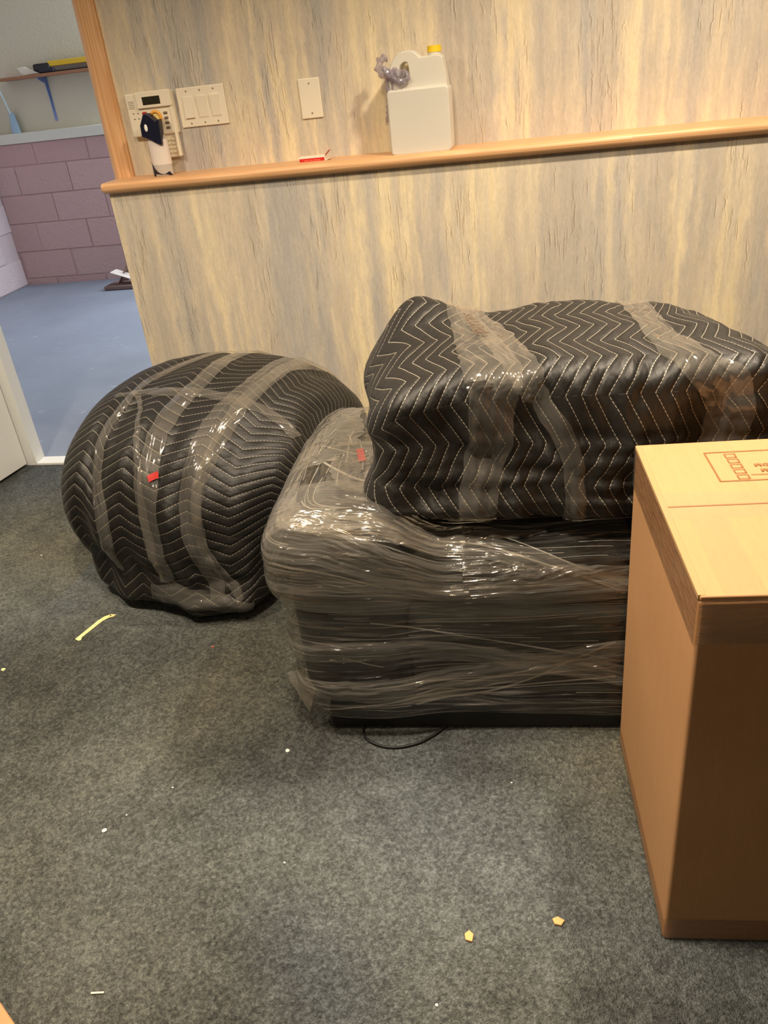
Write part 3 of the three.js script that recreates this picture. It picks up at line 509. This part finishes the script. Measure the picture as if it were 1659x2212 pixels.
{ // red carton
  const t = thing('small_red_carton', 'small flat red and white carton with its end flap open on the ledge', 'carton', [0.69, LY, -0.065], 2 * Math.PI / 180);
  const cw = std(0xe9dccb, 0.6);
  part('carton_sleeve', rbox(-0.043, 0.043, 0, 0.018, -0.028, 0.014, 0.0008), cw, t);
  const cv = document.createElement('canvas'); cv.width = 256; cv.height = 40; const x = cv.getContext('2d'); x.fillStyle = '#c22418'; x.fillRect(0, 0, 256, 40); x.fillStyle = '#ff7b66'; for (let k = 0; k < 21; k++) if (k !== 7 && k !== 11) x.fillRect(46 + k * 8, 15 + (k * 5 % 3), 5, 11);
  const tx = new THREE.CanvasTexture(cv); tx.colorSpace = THREE.SRGBColorSpace;
  const g = new THREE.PlaneGeometry(0.082, 0.0115); g.translate(0, 0.0076, 0.0145); part('red_print', g, std(0xffffff, 0.5, { map: tx }), t, 'red printed front');
  const f = rbox(0, 0.019, 0, 0.0012, -0.026, 0.012, 0.0003); f.rotateZ(0.75); f.translate(0.043, 0.0175, 0); part('end_flap', f, M.red, t, 'red flap standing open');
  const f2 = rbox(0, 0.016, 0, 0.0012, -0.026, 0.012, 0.0003); f2.rotateZ(0.25); f2.translate(0.043, 0.003, 0); part('end_flap', f2, cw, t);
}
{ // water jug
  const t = thing('plastic_jug', 'frosted white plastic jug with yellow cap standing on the ledge', 'jug', [0.956, LY, -0.108]);
  const mat = phys({ color: 0xe9e6da, roughness: 0.45, transmission: 0.35, thickness: 0, side: THREE.DoubleSide });
  const lo = new THREE.Shape(); const rr = (s, x0, y0, x1, y1, r) => { s.moveTo(x0 + r, y0); s.lineTo(x1 - r, y0); s.quadraticCurveTo(x1, y0, x1, y0 + r); s.lineTo(x1, y1 - r); s.quadraticCurveTo(x1, y1, x1 - r, y1); s.lineTo(x0 + r, y1); s.quadraticCurveTo(x0, y1, x0, y1 - r); s.lineTo(x0, y0 + r); s.quadraticCurveTo(x0, y0, x0 + r, y0); };
  rr(lo, 0.006, 0.006, 0.182, 0.176, 0.010); const lg = new THREE.ExtrudeGeometry(lo, { depth: 0.092, bevelEnabled: true, bevelSize: 0.006, bevelThickness: 0.010, bevelSegments: 4 }); lg.translate(0, 0, 0.010); part('jug_body', lg, mat, t);
  const up = new THREE.Shape(); up.moveTo(0.008, 0.178); up.lineTo(0.180, 0.178); up.lineTo(0.176, 0.215); up.lineTo(0.169, 0.250); up.quadraticCurveTo(0.166, 0.258, 0.156, 0.258); up.lineTo(0.105, 0.256); up.quadraticCurveTo(0.096, 0.268, 0.084, 0.274); up.quadraticCurveTo(0.060, 0.280, 0.042, 0.270); up.quadraticCurveTo(0.018, 0.252, 0.010, 0.215); up.closePath();
  const ho = new THREE.Path(); ho.moveTo(0.046, 0.205); ho.quadraticCurveTo(0.034, 0.22, 0.045, 0.243); ho.quadraticCurveTo(0.058, 0.258, 0.070, 0.250); ho.quadraticCurveTo(0.076, 0.235, 0.074, 0.214); ho.quadraticCurveTo(0.064, 0.200, 0.046, 0.205); up.holes.push(ho);
  const ug = new THREE.ExtrudeGeometry(up, { depth: 0.060, bevelEnabled: true, bevelSize: 0.004, bevelThickness: 0.012, bevelSegments: 4 }); ug.translate(0, 0, 0.026); part('jug_shoulder', ug, mat, t);
  const nk = new THREE.CylinderGeometry(0.020, 0.021, 0.012, 28); nk.translate(0.146, 0.265, 0.056); part('neck', nk, mat, t);
  const cp = new THREE.CylinderGeometry(0.0205, 0.0215, 0.017, 32); cp.translate(0.146, 0.2765, 0.056); part('cap', cp, std(0xe8c31c, 0.45), t, 'yellow screw cap');
}
{ // knotted clear bag on the handle
  const t = thing('knotted_plastic_bag', 'crumpled clear plastic bag knotted round the jug handle', 'plastic bag');
  const mt = phys({ color: 0xd6d0d8, roughness: 0.1, transmission: 0.78, thickness: 0, ior: 1.5, side: THREE.DoubleSide });
  const wad = (pts, r, seed, fl = 1) => { const g = tube(pts.map(p => V(...p)), r, 50, 14); const p = g.attributes.position, n = g.attributes.normal; for (let i = 0; i < p.count; i++) { const k = (vn3(p.getX(i) * 120 + seed, p.getY(i) * 90, p.getZ(i) * 120) - 0.5) * r * 1.7; p.setXYZ(i, p.getX(i) + n.getX(i) * k, p.getY(i) + n.getY(i) * k, p.getZ(i) + n.getZ(i) * k); } g.computeVertexNormals(); return g; };
  part('bag_knot', wad([[0.958, 1.292, -0.035], [0.938, 1.272, -0.025], [0.945, 1.25, -0.02], [0.968, 1.245, 0.002], [0.995, 1.240, 0.0], [1.018, 1.238, -0.012]], 0.011, 3), mt, t);
  part('bag_loop', wad([[1.016, 1.247, -0.012], [1.024, 1.228, 0.004], [0.998, 1.22, 0.006], [0.972, 1.24, 0.004], [0.955, 1.262, -0.01]], 0.008, 9), mt, t);
  part('bag_tail', wad([[0.966, 1.245, -0.018], [0.962, 1.215, -0.012], [0.958, 1.175, -0.016], [0.953, 1.14, -0.03], [0.943, 1.108, -0.05]], 0.0065, 14), mt, t);
  part('bag_tail', wad([[0.974, 1.24, -0.016], [0.974, 1.21, -0.01], [0.966, 1.17, -0.013], [0.958, 1.145, -0.022]], 0.004, 23), mt, t);
}

// ---------------------------------------------------------------- utility room things
{
  const t = thing('wall_shelf', 'narrow brown wooden shelf with a blue metal bracket in the utility room', 'shelf', [0, 1.43, FZ - 0.06]);
  part('shelf_board', rbox(-2.34, -1.2, 0, 0.02, 0, 0.13, 0.002), std(0x9a6c4c, 0.6), t, 'brown board');
  const bl = std(0x7d90c0, 0.4, { metalness: 0.2 });
  for (const x of [-2.03, -1.3]) { const b = part('bracket', rbox(x - 0.011, x + 0.011, -0.285, 0, 0.0, 0.004, 0.001), bl, t, 'blue pressed steel bracket'); part('bracket_rib', (() => { const s = new THREE.Shape(); s.moveTo(0.002, -0.27); s.lineTo(0.002, -0.004); s.lineTo(0.115, -0.004); s.lineTo(0.105, -0.014); s.lineTo(0.03, -0.04); s.closePath(); const g = new THREE.ExtrudeGeometry(s, { depth: 0.004, bevelEnabled: false }); g.rotateY(-Math.PI / 2); g.translate(x + 0.002, 0, 0); return g; })(), bl, b); part('bracket_foot', rbox(x - 0.011, x + 0.011, -0.004, 0, 0, 0.12, 0.001), bl, b); }
}
{
  const t = thing('hand_saw', 'black handled tool with yellow and grey blade cover on the brown shelf', 'tool', [-2.06, 1.451, FZ + 0.01], 2 * Math.PI / 180);
  const g = rbox(0, 0.13, 0.012, 0.062, -0.02, 0.02, 0.016, 4); part('handle', g, std(0x17171b, 0.55), t, 'black grip'); part('hand_guard', rbox(0.035, 0.155, 0, 0.03, -0.018, 0.022, 0.010, 3), std(0x131a2e, 0.5), t);
  part('blade_cover', rbox(0.115, 0.46, 0.036, 0.07, -0.012, 0.012, 0.005), std(0xd9b526, 0.5), t, 'yellow cover'); part('blade', rbox(0.15, 0.45, 0.008, 0.04, -0.006, 0.006, 0.002), std(0x6c655c, 0.4, { metalness: 0.5 }), t, 'grey blade'); part('blade_edge', rbox(0.15, 0.45, 0.001, 0.009, -0.007, 0.007, 0.002), std(0x1c1a1a, 0.6), t);
}
{
  const t = thing('white_scraper', 'white plastic scraper lying next to the black tool grip', 'scraper', [-2.175, 1.451, FZ + 0.02], 4 * Math.PI / 180);
  const s = new THREE.Shape(); s.moveTo(0, 0.048); s.lineTo(0.045, 0.05); s.lineTo(0.125, 0.014); s.lineTo(0.15, 0.004); s.lineTo(0.04, 0.0); s.lineTo(0.018, 0.008); s.closePath();
  const g = new THREE.ExtrudeGeometry(s, { depth: 0.03, bevelEnabled: true, bevelSize: 0.002, bevelThickness: 0.003, bevelSegments: 2 }); g.translate(0, 0.002, -0.02); part('scraper_blade', g, std(0xdad8ca, 0.5), t);
}
{
  const t = thing('hanging_brush', 'slim pale rod with light blue brush head hanging by the sill', 'brush');
  part('rod', tube([V(-2.335, 1.52, FZ + 0.09), V(-2.34, 1.42, FZ + 0.08), V(-2.345, 1.32, FZ + 0.03), V(-2.35, 1.225, FZ - 0.01)], 0.007, 30, 8), std(0xd6eef2, 0.35), t, 'pale rod');
  const g = new THREE.CylinderGeometry(0.022, 0.036, 0.135, 12, 5); const p = g.attributes.position; for (let i = 0; i < p.count; i++) p.setXYZ(i, p.getX(i) * (1 + (vn(i * 2.3, 1) - 0.5) * 0.25), p.getY(i), p.getZ(i) * 0.5); g.computeVertexNormals(); g.translate(-2.35, 1.160, FZ - 0.02); part('brush_head', g, std(0x9fbdd2, 0.7), t, 'light blue bristles');
}
{
  const t = thing('cardboard_scrap', 'folded scrap of brown cardboard and white paper on the blue grey floor', 'scrap', [-1.62, -0.003, -3.16]);
  const a = rbox(-0.09, 0.16, 0, 0.005, -0.1, 0.1, 0.001); a.rotateZ(0.9); a.translate(-0.02, 0.075, -0.02); part('folded_flap', a, std(0x8f7263, 0.8), t);
  const b = rbox(-0.14, 0.16, 0.001, 0.03, -0.02, 0.16, 0.006); part('flat_piece', b, std(0x77605c, 0.8), t); const c = rbox(-0.1, 0.1, 0, 0.004, -0.05, 0.06, 0.001); c.rotateZ(-0.35); c.translate(0.02, 0.09, 0.08); part('paper_piece', c, std(0xcfc6c0, 0.8), t);
}

// ---------------------------------------------------------------- litter on the carpet
{
  const s = new THREE.Shape(); s.moveTo(0, 0.006); s.lineTo(0.011, 0.0); s.lineTo(0.016, 0.003); s.lineTo(0.014, 0.012); s.lineTo(0.042, 0.068); s.lineTo(0.053, 0.079); s.lineTo(0.064, 0.082); s.lineTo(0.068, 0.090); s.lineTo(0.054, 0.092); s.lineTo(0.040, 0.084); s.lineTo(0.030, 0.070); s.closePath();
  const g = new THREE.ExtrudeGeometry(s, { depth: 0.0012, bevelEnabled: false }); g.rotateX(-Math.PI / 2); g.scale(1.15, 1, 1.25); const t = thing('paper_tape_strip', 'bent strip of yellow punched paper tape on the carpet before the round bundle', 'paper strip', [0.147, 0.0015, 1.113], 0.1);
  part('strip', g, std(0xf0e29a, 0.7), t); const gs = []; for (let k = 0; k < 6; k++) { const c = new THREE.CylinderGeometry(0.0013, 0.0013, 0.0016, 8); c.translate((0.016 + k * 0.0048) * 1.15, 0.0012, -(0.026 + k * 0.0095) * 1.25); gs.push(c); } for (const q of gs) part('punch_mark', q, std(0xa08840, 0.8), t); const e = new THREE.BoxGeometry(0.003, 0.0016, 0.006); e.translate(0.064, 0.0012, -0.108); part('dark_mark', e, std(0x3a2c14, 0.8), t);
}
const crumb = (x, z, r, col, label, name, grp, sc = [1, 0.5, 1]) => { const g = new THREE.IcosahedronGeometry(r, 1); const p = g.attributes.position; for (let i = 0; i < p.count; i++) { const k = 1 + (vn3(p.getX(i) * 400 + x * 9, p.getY(i) * 400, p.getZ(i) * 400) - 0.5) * 0.5; p.setXYZ(i, p.getX(i) * k * sc[0], p.getY(i) * k * sc[1], p.getZ(i) * k * sc[2]); } g.computeVertexNormals(); g.translate(0, r * sc[1] * 0.7, 0); const m = single(name, g, std(col, 0.8), label, 'crumb', grp); m.position.set(x, 0, z); m.rotation.y = x * 7; return m; };
for (const [x, z, r, l] of [[0.84, 1.471, 0.0045, 'round white crumb on the carpet just before the wrapped armchair corner'], [0.521, 1.701, 0.005, 'largest round white crumb alone on the open carpet'], [0.906, 1.745, 0.0022, 0], [1.212, 1.976, 0.0025, 'tiny white crumb on the carpet before the two wood chips'], [-0.195, 0.681, 0.003, 'tiny white crumb on the carpet between the door and the round bundle'], [0.62, 1.585, 0.002, 0], [0.55, 1.66, 0.0018, 0], [1.32, 1.53, 0.0018, 'tiny white speck on the carpet between armchair and cardboard box']]) crumb(x, z, r, 0xf2eee2, l || 'tiny white speck in the middle of the open carpet', 'white_crumb', 'white crumbs on the carpet');
crumb(0.008, 1.233, 0.005, 0xe8e6a0, 'tiny yellow crumb on the carpet near the door', 'yellow_crumb'); crumb(0.547, 1.125, 0.004, 0xd06a58, 'tiny pink crumb on the carpet near the round bundle', 'pink_crumb', undefined, [1, 0.5, 0.6]);
for (const [x, z, a, l] of [[1.256, 1.862, 0.3, 'pale pointed wood chip on the carpet further from the cardboard box'], [1.402, 1.822, 1.5, 'pale blunt wood chip on the carpet beside the cardboard box']]) { const s = new THREE.Shape(); s.moveTo(-0.007, -0.004); s.lineTo(0.002, -0.009); s.lineTo(0.007, 0.002); s.lineTo(0.002, 0.010); s.lineTo(-0.006, 0.006); s.closePath(); const g = new THREE.ExtrudeGeometry(s, { depth: 0.003, bevelEnabled: true, bevelSize: 0.0006, bevelThickness: 0.0006, bevelSegments: 1 }); g.rotateX(-Math.PI / 2); const m = single('wood_chip', g, std(0xe0b070, 0.7), l, 'wood chip', 'wood chips on the carpet'); m.position.set(x, 0.001, z); m.rotation.y = a; }
{ const g = rbox(-0.011, 0.011, 0, 0.0025, -0.0016, 0.0016, 0.0008); const m = single('wood_splinter', g, std(0xefe6cc, 0.7), 'thin pale splinter lying on the bare carpet', 'splinter'); m.position.set(0.659, 0.0005, 2.01); m.rotation.y = 0.15; }
single('black_cord', tube([V(0.992, 0.006, 1.36), V(0.994, 0.005, 1.39), V(1.008, 0.004, 1.43), V(1.06, 0.004, 1.452), V(1.115, 0.004, 1.44), V(1.15, 0.005, 1.415), V(1.18, 0.006, 1.38), V(1.20, 0.007, 1.36)], 0.0028, 80, 8), M.blackPlastic, 'thin black cord looping out from under the wrapped armchair', 'cord');

renderer.render(scene, camera);
